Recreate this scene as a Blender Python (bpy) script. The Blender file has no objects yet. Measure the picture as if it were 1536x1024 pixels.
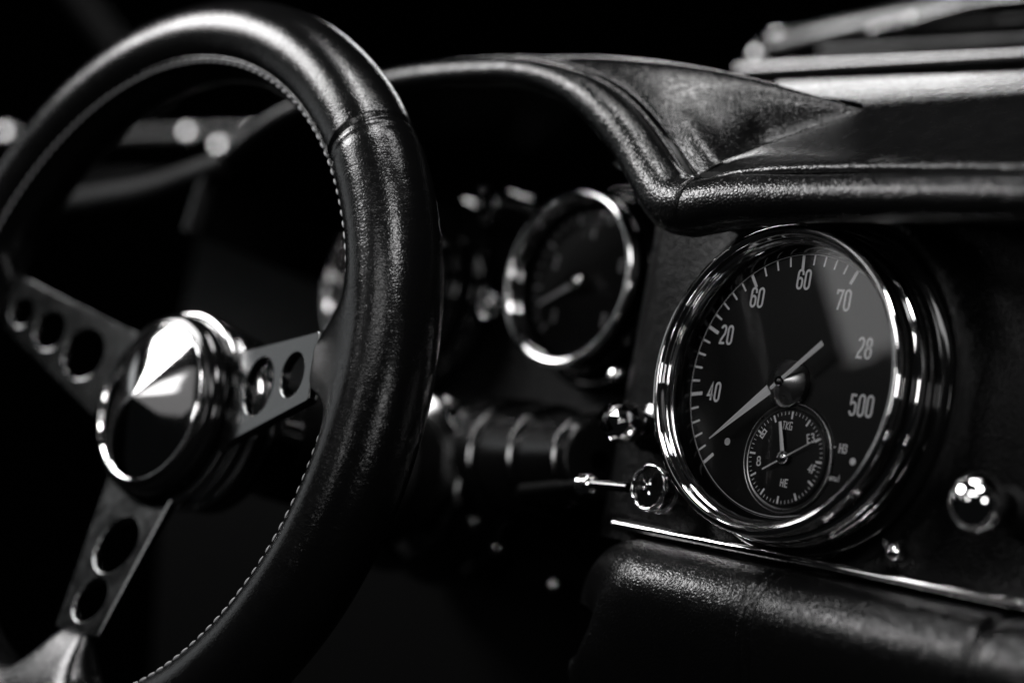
import bpy, math, random
from mathutils import Vector as V, Matrix
random.seed(4)
S = bpy.context.scene
COL = S.collection
PI = math.pi

# ------------------------------------------------------------------ camera frame (world: X along dash, Y into dash, Z up)
F, CX, CY = 2820.0, 768.0, 512.0
AX = V((0.6611474, -0.0680152, 0.7471666))
AY = V((0.7272539, -0.1866083, -0.6605143))
AZ = V((0.1843525, 0.9800772, -0.0739113))
CAM = V((0.4028099, -0.4687598, -0.0490756))

def ray(px, py):
    d = V(((px - CX) / F, -(py - CY) / F, -1.0))
    return V((AX.dot(d), AY.dot(d), AZ.dot(d)))

def at(px, py, y):                       # point of the plane Y = y seen at a pixel of the photograph
    r = ray(px, py)
    return CAM + r * ((y - CAM.y) / r.y)

def onplane(px, py, p0, n):
    r = ray(px, py)
    return CAM + r * ((p0 - CAM).dot(n) / r.dot(n))

def atz(px, py, z):                      # point at camera distance z
    return CAM + ray(px, py) * z

# ------------------------------------------------------------------ materials
MATS = {}
def nodes(name):
    m = bpy.data.materials.new(name); m.use_nodes = True
    nt = m.node_tree
    b = nt.nodes['Principled BSDF']
    MATS[name] = m
    return m, nt, b

def N(nt, t, **kw):
    n = nt.nodes.new(t)
    for k, v in kw.items():
        if k in n.inputs: n.inputs[k].default_value = v
        else: setattr(n, k, v)
    return n

def metal(name, col, rough, rvar=0.05, nscale=60, tint=1.0, scratch=0.0, aniso=0.0):
    m, nt, b = nodes(name)
    b.inputs['Base Color'].default_value = (col * tint, col, col, 1)
    b.inputs['Metallic'].default_value = 1
    tc = N(nt, 'ShaderNodeTexCoord')
    no = N(nt, 'ShaderNodeTexNoise', Scale=nscale, Detail=6.0, Roughness=0.6)
    nt.links.new(tc.outputs['Object'], no.inputs['Vector'])
    mr = N(nt, 'ShaderNodeMapRange')
    mr.inputs[1].default_value = .35; mr.inputs[2].default_value = .7
    mr.inputs[3].default_value = rough; mr.inputs[4].default_value = rough + rvar
    nt.links.new(no.outputs['Fac'], mr.inputs[0]); nt.links.new(mr.outputs[0], b.inputs['Roughness'])
    if scratch:
        n2 = N(nt, 'ShaderNodeTexNoise', Scale=900.0, Detail=3.0)
        nt.links.new(tc.outputs['Object'], n2.inputs['Vector'])
        bp = N(nt, 'ShaderNodeBump', Strength=scratch, Distance=.0002)
        nt.links.new(n2.outputs['Fac'], bp.inputs['Height']); nt.links.new(bp.outputs[0], b.inputs['Normal'])
    if aniso: b.inputs['Anisotropic'].default_value = aniso
    return m

def leather(name, base, rough, scale, dist, wr=0.0, spec=.5, fine=1.0):
    m, nt, b = nodes(name)
    L = nt.links.new
    tc = N(nt, 'ShaderNodeTexCoord')
    warp = N(nt, 'ShaderNodeTexNoise', Scale=scale * .35, Detail=2.0)
    L(tc.outputs['Object'], warp.inputs['Vector'])
    mx = N(nt, 'ShaderNodeVectorMath', operation='MULTIPLY_ADD')
    mx.inputs[1].default_value = (.0022, .0022, .0022)
    L(warp.outputs['Color'], mx.inputs[0]); L(tc.outputs['Object'], mx.inputs[2])
    vo = N(nt, 'ShaderNodeTexVoronoi', feature='DISTANCE_TO_EDGE', Scale=scale)
    L(mx.outputs[0], vo.inputs['Vector'])
    cr = N(nt, 'ShaderNodeMapRange'); cr.inputs[1].default_value = 0; cr.inputs[2].default_value = .42
    cr.interpolation_type = 'SMOOTHSTEP'
    L(vo.outputs['Distance'], cr.inputs[0])
    n2 = N(nt, 'ShaderNodeTexNoise', Scale=scale * 2.6, Detail=5.0, Roughness=.65)
    L(tc.outputs['Object'], n2.inputs['Vector'])
    n3 = N(nt, 'ShaderNodeTexNoise', Scale=scale * .16, Detail=3.0)
    L(tc.outputs['Object'], n3.inputs['Vector'])
    a1 = N(nt, 'ShaderNodeMath', operation='MULTIPLY_ADD'); a1.inputs[1].default_value = .30 * fine
    L(n2.outputs['Fac'], a1.inputs[0]); L(cr.outputs[0], a1.inputs[2])
    a2 = N(nt, 'ShaderNodeMath', operation='MULTIPLY_ADD'); a2.inputs[1].default_value = .18
    L(n3.outputs['Fac'], a2.inputs[0]); L(a1.outputs[0], a2.inputs[2])
    h = a2.outputs[0]
    if wr:                               # creases running across the tube, from its UVs (metres along / around)
        mp = N(nt, 'ShaderNodeMapping'); mp.inputs['Scale'].default_value = (260, 34, 1)
        L(tc.outputs['UV'], mp.inputs['Vector'])
        w = N(nt, 'ShaderNodeTexNoise', Scale=1.0, Detail=4.0, Roughness=.6, Distortion=.6)
        L(mp.outputs[0], w.inputs['Vector'])
        a3 = N(nt, 'ShaderNodeMath', operation='MULTIPLY_ADD'); a3.inputs[1].default_value = wr
        L(w.outputs['Fac'], a3.inputs[0]); L(h, a3.inputs[2]); h = a3.outputs[0]
    bp = N(nt, 'ShaderNodeBump', Strength=1.0, Distance=dist)
    L(h, bp.inputs['Height']); L(bp.outputs[0], b.inputs['Normal'])
    rr = N(nt, 'ShaderNodeMapRange'); rr.inputs[1].default_value = .3; rr.inputs[2].default_value = .7
    rr.inputs[3].default_value = rough - .015; rr.inputs[4].default_value = rough + .03
    L(n3.outputs['Fac'], rr.inputs[0]); L(rr.outputs[0], b.inputs['Roughness'])
    b.inputs['Base Color'].default_value = (base, base, base * 1.04, 1)
    b.inputs['Specular IOR Level'].default_value = spec
    return m

def plain(name, base, rough, spec=.5, bump=0, bs=400, coat=0):
    m, nt, b = nodes(name)
    b.inputs['Base Color'].default_value = (base, base, base * 1.02, 1)
    b.inputs['Specular IOR Level'].default_value = spec
    tc = N(nt, 'ShaderNodeTexCoord')
    no = N(nt, 'ShaderNodeTexNoise', Scale=bs, Detail=5.0)
    nt.links.new(tc.outputs['Object'], no.inputs['Vector'])
    mr = N(nt, 'ShaderNodeMapRange'); mr.inputs[3].default_value = max(.02, rough - .05); mr.inputs[4].default_value = rough + .06
    nt.links.new(no.outputs['Fac'], mr.inputs[0]); nt.links.new(mr.outputs[0], b.inputs['Roughness'])
    if bump:
        bp = N(nt, 'ShaderNodeBump', Strength=1.0, Distance=bump)
        nt.links.new(no.outputs['Fac'], bp.inputs['Height']); nt.links.new(bp.outputs[0], b.inputs['Normal'])
    if coat: b.inputs['Coat Weight'].default_value = coat; b.inputs['Coat Roughness'].default_value = .03
    return m

CHROME = metal('polished_chrome', .78, .03, .05, 80, 1.01)
CAPCHROME = metal('cap_chrome', .58, .05, .05, 50, 1.01)
SMOKED = metal('smoked_chrome', .55, .05, .06, 80)
STUD = metal('stud_metal', .22, .14, .05, 80)
BOSS = metal('turned_boss_metal', .34, .27, .06, 300)
DULLTRIM = metal('satin_trim_metal', .17, .20, .06, 60)
DULL = metal('dull_metal', .10, .30, .08, 80)
BLACKCHROME = metal('black_chrome', .12, .07, .06, 80)
SPOKE = metal('satin_spoke_metal', .115, .12, .08, 120, .98, .10)
LEATHER = leather('hood_leather', .002, .225, 800, .00008, spec=.29)
DASHTOP = leather('dash_top_leather', .002, .26, 800, .00006, spec=.22)
RIMLEATHER = leather('rim_leather', .002, .185, 950, .000034, wr=3.2, spec=.22)
PANEL = leather('panel_leather', .0015, .36, 800, .00012, spec=.09)
DARK = plain('black_plastic', .001, .5, .08, .0001, 900)
GLOSSBLACK = plain('gloss_black', .003, .09, .38)
DIALMAT = plain('dial_black', .003, .38, .35, .00002, 1800)
PRINT = plain('dial_print', .88, .5, .3)
THREAD = plain('grey_thread', .24, .5, .3, .0001, 2500)
NEEDLE = plain('needle_white', .85, .25, .6)
BARREL = plain('barrel_black', .002, .22, .30)
VOID = plain('dark_backdrop', .001, .9, .1)

def glass_mat():
    m = bpy.data.materials.new('thin_glass'); m.use_nodes = True
    nt = m.node_tree; nt.nodes.clear()
    o = N(nt, 'ShaderNodeOutputMaterial'); t = N(nt, 'ShaderNodeBsdfTransparent')
    g = N(nt, 'ShaderNodeBsdfGlossy', Roughness=.015); f = N(nt, 'ShaderNodeFresnel', IOR=1.5)
    tc = N(nt, 'ShaderNodeTexCoord'); no = N(nt, 'ShaderNodeTexNoise', Scale=45.0, Detail=5.0)
    mr = N(nt, 'ShaderNodeMapRange'); mr.inputs[3].default_value = .01; mr.inputs[4].default_value = .05
    nt.links.new(tc.outputs['Object'], no.inputs['Vector']); nt.links.new(no.outputs['Fac'], mr.inputs[0])
    nt.links.new(mr.outputs[0], g.inputs['Roughness'])
    x = N(nt, 'ShaderNodeMixShader')
    nt.links.new(f.outputs[0], x.inputs[0]); nt.links.new(t.outputs[0], x.inputs[1]); nt.links.new(g.outputs[0], x.inputs[2])
    nt.links.new(x.outputs[0], o.inputs['Surface'])
    return m
GLASS = glass_mat()

# ------------------------------------------------------------------ object helpers
def thing(name, label, cat, loc, group=None):
    o = bpy.data.objects.new(name, None); COL.objects.link(o)
    o.empty_display_size = .02; o.location = V(loc)
    o['label'] = label; o['category'] = cat
    if group: o['group'] = group
    return o

def origin(o):
    l = V((0, 0, 0))
    while o is not None:
        l += o.location; o = o.parent
    return l

def mesh(name, verts, faces, mat, parent=None, smooth=True, sharp=38, uv=None, label=None):
    off = origin(parent)
    me = bpy.data.meshes.new(name)
    me.from_pydata([tuple(V(v) - off) for v in verts], [], faces)
    if uv is not None:
        lay = me.uv_layers.new(name='UVMap')
        for l in me.loops:
            lay.data[l.index].uv = uv[l.index]
    me.materials.append(mat)
    o = bpy.data.objects.new(name, me); COL.objects.link(o)
    if parent: o.parent = parent
    me.update()
    if smooth:
        me.polygons.foreach_set('use_smooth', [True] * len(me.polygons))
        if sharp:
            me.set_sharp_from_angle(angle=math.radians(sharp))
    if label: o['label'] = label
    return o

class MB:
    def __init__(s): s.v = []; s.f = []
    def add(s, vs, fs):
        b = len(s.v); s.v += [V(v) for v in vs]; s.f += [tuple(i + b for i in f) for f in fs]
        return s
    def grid(s, rows, closeu=False, closev=False, capa=False, capb=False, flip=False):
        nr, nc = len(rows), len(rows[0]); vs = [p for r in rows for p in r]; fs = []
        for i in range(nr if closev else nr - 1):
            for j in range(nc if closeu else nc - 1):
                a = i * nc + j; b = i * nc + (j + 1) % nc; i2 = (i + 1) % nr
                c = i2 * nc + (j + 1) % nc; d = i2 * nc + j
                fs.append((a, d, c, b) if flip else (a, b, c, d))
        if capa: fs.append(tuple(range(nc))[::-1] if not flip else tuple(range(nc)))
        if capb: fs.append(tuple((nr - 1) * nc + k for k in range(nc)) if not flip else tuple((nr - 1) * nc + k for k in range(nc))[::-1])
        return s.add(vs, fs)
    def build(s, name, mat, parent=None, **k): return mesh(name, s.v, s.f, mat, parent, **k)

def basis(n):
    n = V(n).normalized()
    up = V((0, 0, 1)) if abs(n.z) < .9 else V((1, 0, 0))
    a = up.cross(n).normalized(); b = n.cross(a)
    return a, b, n

def lathe(prof, c, n, seg=96, mb=None):
    """prof: list of (radius, height along n) ; outer surface"""
    a, b, n = basis(n); mb = mb or MB(); rows = []
    for r, h in prof:
        rows.append([V(c) + n * h + a * (r * math.cos(2 * PI * k / seg)) + b * (r * math.sin(2 * PI * k / seg)) for k in range(seg)])
    mb.grid(rows, closeu=True)
    return mb

def rounded(prof, rad=.0004, k=3):
    """round the corners of a profile"""
    out = [prof[0]]
    for i in range(1, len(prof) - 1):
        p0, p, p1 = V(prof[i - 1]).to_2d(), V(prof[i]).to_2d(), V(prof[i + 1]).to_2d()
        d0, d1 = (p0 - p), (p1 - p)
        if d0.length < 1e-7 or d1.length < 1e-7: continue
        r0 = min(rad, d0.length * .45); r1 = min(rad, d1.length * .45)
        A = p + d0.normalized() * r0; B = p + d1.normalized() * r1
        for q in range(k + 1):
            t = q / k
            out.append(tuple(A * (1 - t) ** 2 + p * (2 * t * (1 - t)) + B * t * t))
    out.append(prof[-1])
    return out

def crom(pts, n=8, closed=False):
    pts = [V(p) for p in pts]; out = []
    m = len(pts)
    for i in range(m if closed else m - 1):
        if closed: p0, p1, p2, p3 = pts[i - 1], pts[i], pts[(i + 1) % m], pts[(i + 2) % m]
        else:
            p1, p2 = pts[i], pts[i + 1]
            p0 = pts[i - 1] if i else p1 * 2 - p2
            p3 = pts[i + 2] if i + 2 < m else p2 * 2 - p1
        for k in range(n):
            t = k / n
            out.append(.5 * ((2 * p1) + (p2 - p0) * t + (2 * p0 - 5 * p1 + 4 * p2 - p3) * t * t + (3 * p1 - p0 - 3 * p2 + p3) * t ** 3))
    if not closed: out.append(pts[-1])
    return out

def resample(pts, n):
    L = [0]
    for i in range(1, len(pts)): L.append(L[-1] + (pts[i] - pts[i - 1]).length)
    out = []; j = 0
    for k in range(n):
        s = L[-1] * k / (n - 1)
        while j < len(L) - 2 and L[j + 1] < s: j += 1
        t = (s - L[j]) / max(1e-9, L[j + 1] - L[j]); out.append(pts[j].lerp(pts[j + 1], min(1, max(0, t))))
    return out

def tube(path, rad, seg=14, mb=None, caps=True, up=V((0, 1, 0)), flat=1.0):
    """sweep a circle; rad a number or list"""
    mb = mb or MB(); rows = []; n = len(path)
    for i, p in enumerate(path):
        t = (path[min(i + 1, n - 1)] - path[max(i - 1, 0)]).normalized()
        a = up.cross(t)
        if a.length < 1e-4: a = V((1, 0, 0)).cross(t)
        a.normalize(); b = t.cross(a)
        r = rad[i] if isinstance(rad, (list, tuple)) else rad
        rows.append([p + a * (r * math.cos(2 * PI * k / seg)) + b * (r * flat * math.sin(2 * PI * k / seg)) for k in range(seg)])
    mb.grid(rows, closeu=True, capa=caps, capb=caps, flip=True)
    return mb

def sphere(c, r, n=(0, -1, 0), squash=1.0, seg=32, rings=16, mb=None):
    prof = [(max(1e-6, r * math.sin(PI * i / rings)), -r * squash * math.cos(PI * i / rings)) for i in range(rings + 1)]
    return lathe(prof, c, n, seg, mb)

def plate(name, outline, holes, p0, ex, ey, thick, bevel, mat, parent, label=None):
    """flat plate with holes: outline in 2D of the frame (p0, ex, ey), rounded edges"""
    cu = bpy.data.curves.new(name, 'CURVE'); cu.dimensions = '2D'; cu.fill_mode = 'BOTH'
    cu.extrude = thick / 2 - bevel; cu.bevel_depth = bevel; cu.bevel_resolution = 3; cu.offset = -bevel
    for loop in [outline] + holes:
        sp = cu.splines.new('POLY'); sp.points.add(len(loop) - 1); sp.use_cyclic_u = True
        for q, (x, y) in zip(sp.points, loop): q.co = (x, y, 0, 1)
    o = bpy.data.objects.new(name, cu); COL.objects.link(o)
    dg = bpy.context.evaluated_depsgraph_get()
    me0 = bpy.data.meshes.new_from_object(o.evaluated_get(dg))
    ez = ex.cross(ey)
    vs = [p0 + ex * v.co.x + ey * v.co.y + ez * v.co.z for v in me0.vertices]
    fs = [tuple(p.vertices) for p in me0.polygons]
    bpy.data.objects.remove(o); bpy.data.curves.remove(cu); bpy.data.meshes.remove(me0)
    return mesh(name, vs, fs, mat, parent, sharp=50, label=label)

# ------------------------------------------------------------------ stroke lettering
def arc(cx, cy, rx, ry, a0, a1, n=7):
    return [(cx + rx * math.cos(math.radians(a0 + (a1 - a0) * i / n)), cy + ry * math.sin(math.radians(a0 + (a1 - a0) * i / n))) for i in range(n + 1)]
# glyphs live in a box 1 wide, 2.2 high
G = {
 '0': [arc(.5, 1.75, .42, .42, 0, 180) + arc(.5, .45, .42, .42, 180, 360) + [(.92, 1.75)]],
 '8': [arc(.5, 1.80, .36, .36, 0, 180) + arc(.5, 1.54, .36, .34, 180, 360) + [(.86, 1.80)],
       arc(.5, .74, .44, .42, 0, 180) + arc(.5, .45, .44, .42, 180, 360) + [(.94, .74)]],
 '6': [[(.92, 1.6)] + arc(.5, 1.75, .42, .42, 0, 180) + arc(.5, .45, .42, .42, 180, 360) + arc(.5, .85, .42, .4, 0, 150)],
 '2': [arc(.5, 1.75, .42, .42, 170, -20) + [(.8, 1.2), (.22, .5), (.1, .08), (.95, .08)]],
 '4': [[(.72, .03), (.72, 2.12), (.08, .62), (1.0, .62)]],
 '7': [[(.06, 1.7), (.06, 2.1), (.94, 2.1), (.42, .03)]],
 '5': [[(.9, 2.1), (.14, 2.1), (.12, 1.2)] + arc(.5, 1.0, .42, .35, 150, 0) + arc(.5, .45, .42, .42, 0, -180)],
 '3': [arc(.5, 1.7, .4, .42, 160, -80) + arc(.5, .6, .44, .56, 90, -160)],
 '1': [[(.5, .03), (.5, 2.12)]],
 'T': [[(.0, 2.1), (1, 2.1)], [(.5, 2.1), (.5, .03)]],
 'K': [[(.1, .03), (.1, 2.15)], [(1, 2.15), (.15, 1.0), (1, .03)]],
 'G': [[(1, 1.8), (.8, 2.1), (.15, 2.1), (.1, .1), (.95, .1), (.95, 1.0), (.55, 1.0)]],
 'H': [[(.1, .03), (.1, 2.15)], [(.9, .03), (.9, 2.15)], [(.1, 1.1), (.9, 1.1)]],
 'E': [[(.95, 2.1), (.1, 2.1), (.1, .1), (.95, .1)], [(.1, 1.1), (.85, 1.1)]],
 'F': [[(.95, 2.1), (.1, 2.1), (.1, .03)], [(.1, 1.1), (.85, 1.1)]],
 'B': [[(.1, .1), (.1, 2.1), (.9, 2.1), (.9, .1), (.1, .1)], [(.1, 1.1), (.9, 1.1)]],
 'n': [[(.1, .03), (.1, 1.2), (.9, 1.2), (.9, .03)]],
 'u': [[(.1, 1.3), (.1, .1), (.9, .1), (.9, 1.3)]],
 'm': [[(.05, .03), (.05, 1.2), (.95, 1.2), (.95, .03)], [(.5, 1.2), (.5, .03)]],
 '/': [[(.1, -.2), (.9, 2.3)]],
 '_': [],
}
def ribbon(mb, pts, w, place):
    n = len(pts); L = []; R = []
    clean = [V(pts[0]).to_2d()]
    for p in pts[1:]:
        p = V(p).to_2d()
        if (p - clean[-1]).length > 1e-7: clean.append(p)
    pts = clean; n = len(pts)
    closed = (pts[0] - pts[-1]).length < 1e-6
    for i, p in enumerate(pts):
        if closed and i in (0, n - 1): d0 = (pts[1] - pts[0]).normalized(); d1 = (pts[-1] - pts[-2]).normalized()
        else:
            d0 = (pts[min(i + 1, n - 1)] - pts[min(i, n - 2)]).normalized(); d1 = (pts[max(i, 1)] - pts[max(i - 1, 0)]).normalized()
        d = (d0 + d1)
        d = d.normalized() if d.length > 1e-6 else d0
        nn = V((-d.y, d.x)); k = 1 / max(.6, abs(nn.dot(V((-d0.y, d0.x)))))
        L.append(place(p + nn * w * .5 * k)); R.append(place(p - nn * w * .5 * k))
    mb.grid([R, L])

def word(mb, s, c, ex, ey, h, aspect, gap, w, drop=V((0, 0, 0))):
    """centred word; c centre, h height, aspect = glyph width / height"""
    gw = h * aspect; tot = len(s) * gw + (len(s) - 1) * gap
    for i, ch in enumerate(s):
        x0 = -tot / 2 + i * (gw + gap)
        for path in G[ch]:
            pts = [(x0 + gw * (.08 + .84 * x), (y / 2.2 - .5) * h) for x, y in path]
            ribbon(mb, pts, w, lambda q: c + ex * q.x + ey * q.y + drop)

EX, EY, EZ = V((1, 0, 0)), V((0, 0, 1)), V((0, -1, 0))     # dial frame: right, up, towards the driver

# ================================================================== STEERING WHEEL
WC = V((-0.22623, -0.09578, -0.03552)); WN = V((0.07703, -0.99329, 0.08625)).normalized()
WR, TR = 0.13596, 0.0160
wa, wb, _ = basis(WN)
wheel = thing('steering_wheel', 'black leather steering wheel with three drilled metal spokes and a domed chrome centre', 'steering wheel', WC)
def wp(ang, rad, h=0.0): return WC + (wa * math.cos(ang) + wb * math.sin(ang)) * rad + WN * h
def wplane(px, py, h): return onplane(px, py, WC + WN * h, WN)
HUB = wplane(218.5, 601, -.006)
def wang(p): d = p - WC; return math.atan2(d.dot(wb), d.dot(wa))

# spokes measured on the photograph: outline corners (outer pair, inner pair) and holes (cx, cy, half w, half h)
spokes = [
 dict(outer=[(487, 497), (469, 603)], inner=[(322, 540), (306, 688)], holes=[(394, 581, 20, 41), (445, 564, 16, 31)]),
 dict(outer=[(150, 959), (88, 941)], inner=[(278, 722), (168, 716)], holes=[(180, 820, 29, 36), (141, 902, 22, 29)]),
 dict(outer=[(8, 492), (24, 409)], inner=[(146, 628), (216, 504)], holes=[(130, 532, 27, 41), (79, 497, 20, 31), (37, 470, 14, 23)]),
]
HO, HI = -.004, -.021
spoke_info = []
for s in spokes:
    O = [wplane(x, y, HO) for x, y in s['outer']]; I = [wplane(x, y, HI) for x, y in s['inner']]
    om = (O[0] + O[1]) / 2; im = (I[0] + I[1]) / 2
    u = (om - im); t = (O[1] - O[0]); n = u.cross(t).normalized()
    if n.dot(WN) < 0: n = -n
    ex = u.normalized(); ey = n.cross(ex)
    def p2(px, py): q = onplane(px, py, im, n) - im; return (q.dot(ex), q.dot(ey))
    o0, o1 = p2(*s['outer'][0]), p2(*s['outer'][1]); i0, i1 = p2(*s['inner'][0]), p2(*s['inner'][1])
    # slightly waisted sides and rounded outer corners
    def side(a, b, k=8):
        return [(a[0] + (b[0] - a[0]) * t, (a[1] + (b[1] - a[1]) * t)) for t in [i / k for i in range(k + 1)]]
    def corner(a, p, b, r=.0016, k=4):
        a, p, b = V(a), V(p), V(b); A = p + (a - p).normalized() * r; B = p + (b - p).normalized() * r
        return [tuple((A * (1 - t) ** 2 + p * 2 * t * (1 - t) + B * t * t)[:2]) for t in [i / k for i in range(k + 1)]]
    out = side(i0, o0)[:-1] + corner(i0, o0, o1) + corner(o0, o1, i1) + side(o1, i1)[1:]
    if True:
        ar = sum(out[k - 1][0] * out[k][1] - out[k][0] * out[k - 1][1] for k in range(len(out)))
        if ar < 0: out = out[::-1]
    holes = []
    for (hx, hy, hw, hh) in s['holes']:
        c = p2(hx, hy)
        tp, bt = p2(hx, hy - hh), p2(hx, hy + hh)
        lf, rt = p2(hx - hw, hy), p2(hx + hw, hy)
        r = .25 * (math.dist(tp, bt) + math.dist(lf, rt)) * .98
        holes.append([(c[0] + r * math.cos(-2 * PI * k / 48), c[1] + r * math.sin(-2 * PI * k / 48)) for k in range(48)])
    th = .0038
    ob = plate('spoke', out, holes, im, ex, ey, th, .0007, SPOKE, wheel)
    s2 = MB()
    spoke_info.append((wang(om), math.hypot((om - WC).dot(wa), (om - WC).dot(wb)), (O[0] - O[1]).length))
print('spokes', spoke_info)

# rim: one leather covered torus with a sleeve swelling toward each spoke, a seam groove and its own UVs (metres)
NU, NV = 720, 64
seams = []
for px, py in [(575, 205), (505, 640)]:
    pass
seam_a = wang(wplane(578, 205, 0))
seam_b = wang(wplane(60, 150, 0))
rows = []; uvs = []
def adiff(a, b): return (a - b + PI) % (2 * PI) - PI
for i in range(NU):
    th = 2 * PI * i / NU
    e = 0; wsp = 0
    for (sa, sr, sw) in spoke_info:
        half = sw / 2 / WR
        x = abs(adiff(th, sa)) / (half * 1.35)
        k = 1 / (1 + x ** 5)
        e = max(e, k * max(0, (WR - TR) - sr + .0012)); wsp = max(wsp, k)
    r = TR
    da = adiff(th, seam_a) * WR
    r *= 1 + .030 * (1 / (1 + math.exp(max(-40, min(40, da / .0025)))))      # grip section a little fatter below the seam
    g = math.exp(-(da / .0009) ** 2) * .0013 + math.exp(-((da + .0042) / .0016) ** 2) * .0004
    r -= g
    r *= 1 + .006 * math.sin(th * 23) * .5
    row = []
    for j in range(NV):
        ph = 2 * PI * j / NV            # 0 = outward, 90 = toward driver
        c, s_ = math.cos(ph), math.sin(ph)
        inn = max(0, -c) ** 1.5
        rad = r * c - e * inn; hh = r * s_ * (1 - .45 * wsp * inn)
        row.append(wp(th, WR + rad, hh - .003 * inn * wsp))
    rows.append(row)
mb = MB().grid(rows, closeu=True, closev=True)
uv = []
for f in mb.f:
    i0 = f[0] // NV; j0 = f[0] % NV
    for q in f:
        i, j = q // NV, q % NV
        if i0 == NU - 1 and i == 0: i = NU
        if j0 == NV - 1 and j == 0: j = NV
        uv.append((i / NU * 2 * PI * WR, j / NV * 2 * PI * TR))
rim = mb.build('rim', RIMLEATHER, wheel, sharp=0, uv=uv)

# stitching: slanted grey threads along the inside of the rim
sts = [MB(), MB(), MB()]; ns = 172
spa = sorted(sa % (2 * PI) for sa, sr, sw in spoke_info)
PHS = math.radians(180 - 42)
for k in range(ns):
    t0 = 2 * PI * k / ns
    if any(abs(adiff(t0, sa)) < sw / 2 / WR * 1.1 for sa, sr, sw in spoke_info): continue
    pts = []
    for q in range(6):
        f_ = q / 5; th = t0 + 2 * PI / ns * .76 * f_; ph = PHS + (f_ - .5) * .035
        bulge = .00028 * math.sin(PI * f_) + .0001
        r = TR * 1.008 + bulge
        pts.append(wp(th, WR + r * math.cos(ph), r * math.sin(ph)))
    tube(pts, [.00022, .00042, .00046, .00046, .00042, .00022], 8, sts[sum(t0 > a_ for a_ in spa) % 3])
for st in sts: st.build('stitching', THREAD, rim)
# raised leather lips either side of the stitched joint
for off in (-.085, .085):
  if True:
    path = [wp(2 * PI * k / 360, WR + (TR * 1.0) * math.cos(PHS + off), (TR * 1.0) * math.sin(PHS + off)) for k in range(361)]
    ok = []
    for k, p in enumerate(path):
        t0 = 2 * PI * k / 360
        if any(abs(adiff(t0, sa)) < sw / 2 / WR * 1.3 for sa, sr, sw in spoke_info):
            if len(ok) > 3: tube(ok, [.0001] + [.0004 + .00012 * math.sin(m * 2.1) for m in range(len(ok) - 2)] + [.0001], 8).build('joint_lip', RIMLEATHER, rim)
            ok = []
        else: ok.append(p)
    if len(ok) > 3: tube(ok, [.0001] + [.0004] * (len(ok) - 2) + [.0001], 8).build('joint_lip', RIMLEATHER, rim)

# hub: cone-topped chrome horn button in a black collar over stepped rings
rc = .0308
prof = [(1e-5, .00705), (.0004, .0070), (.0010, .00685), (.008, .0049), (.014, .00325), (.020, .0015), (.025, -.0001), (.028, -.0011), (rc - .0010, -.0020)]
cap = lathe([(r, h) for r, h in reversed(prof)], HUB, WN, 160).build('horn_button', CAPCHROME, wheel, sharp=30)
prof = rounded([(.0297, -.0020), (.0302, -.0012), (.0308, -.0012), (.0311, -.0020), (.0311, -.0032)], .0003)
lathe(prof[::-1], HUB, WN, 128).build('button_rim', CHROME, wheel)
prof = rounded([(.0310, -.0028), (.0338, -.0034), (.0362, -.0058), (.0368, -.0085), (.0362, -.0105), (.0350, -.0115)], .0012)
lathe(prof[::-1], HUB, WN, 128).build('hub_collar', GLOSSBLACK, wheel)
prof = rounded([(.0345, -.0112), (.0385, -.0116), (.0394, -.0130), (.0390, -.0150), (.0375, -.0158), (.0372, -.0175), (.0388, -.0182), (.0392, -.0200), (.0384, -.0218),
                (.0368, -.0224), (.0366, -.0250), (.0376, -.0258), (.0376, -.0285), (.0355, -.0300), (.0350, -.0335)], .0007)
lathe(prof[::-1], HUB, WN, 128).build('hub_ring', SMOKED, wheel)
prof = rounded([(.0355, -.0330), (.0362, -.0345), (.0362, -.0395), (.0340, -.041), (.026, -.043), (.024, -.050), (.024, -.060)], .0008)
lathe(prof[::-1], HUB, WN, 96).build('hub_boss', BLACKCHROME, wheel)

# ================================================================== STEERING COLUMN
CD = -WN
col = thing('steering_column', 'dark steering column with flanged housing running from the wheel into the dashboard', 'steering column', HUB + CD * .16)
def cl(prof): return lathe([(r, -s) for s, r in prof][::-1], HUB, WN, 96)
cl(rounded([(.058, .022), (.060, .0235), (.115, .0245), (.120, .030), (.135, .031)][:], .001)).build('shaft_cover', DARK, col)
cl(rounded([(.134, .030), (.136, .0385), (.1395, .0405), (.1425, .0405), (.1445, .038)], .0008)).build('flange_ring', BLACKCHROME, col)
cl(rounded([(.1435, .037), (.150, .0365), (.168, .037)], .001)).build('drum', GLOSSBLACK, col)
cl(rounded([(.1675, .036), (.1685, .0405), (.1715, .0415), (.1745, .041), (.176, .037)], .0008)).build('flange_ring', BLACKCHROME, col)
cl(rounded([(.175, .036), (.190, .033), (.230, .031)], .002)).build('shaft_cover', GLOSSBLACK, col)
ca, cb, cn = basis(WN)
def colpt(s, ang, r): return HUB + CD * s + (ca * math.cos(ang) + cb * math.sin(ang)) * r
for s, adeg, rr in [(.156, 60, .0372), (.156, 20, .0372), (.156, -18, .0372), (.1725, 35, .041), (.1725, 2, .041), (.1725, -28, .041), (.141, 42, .0405), (.141, 65, .0405)]:
    a_ = math.radians(adeg); p = colpt(s, a_, rr); n_ = (ca * math.cos(a_) + cb * math.sin(a_))
    lathe(rounded([(.0030, -.001), (.0030, .0012), (.0018, .0020), (1e-5, .0022)], .0004)[::-1], p, n_, 20).build('bolt', CHROME, col)
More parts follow.
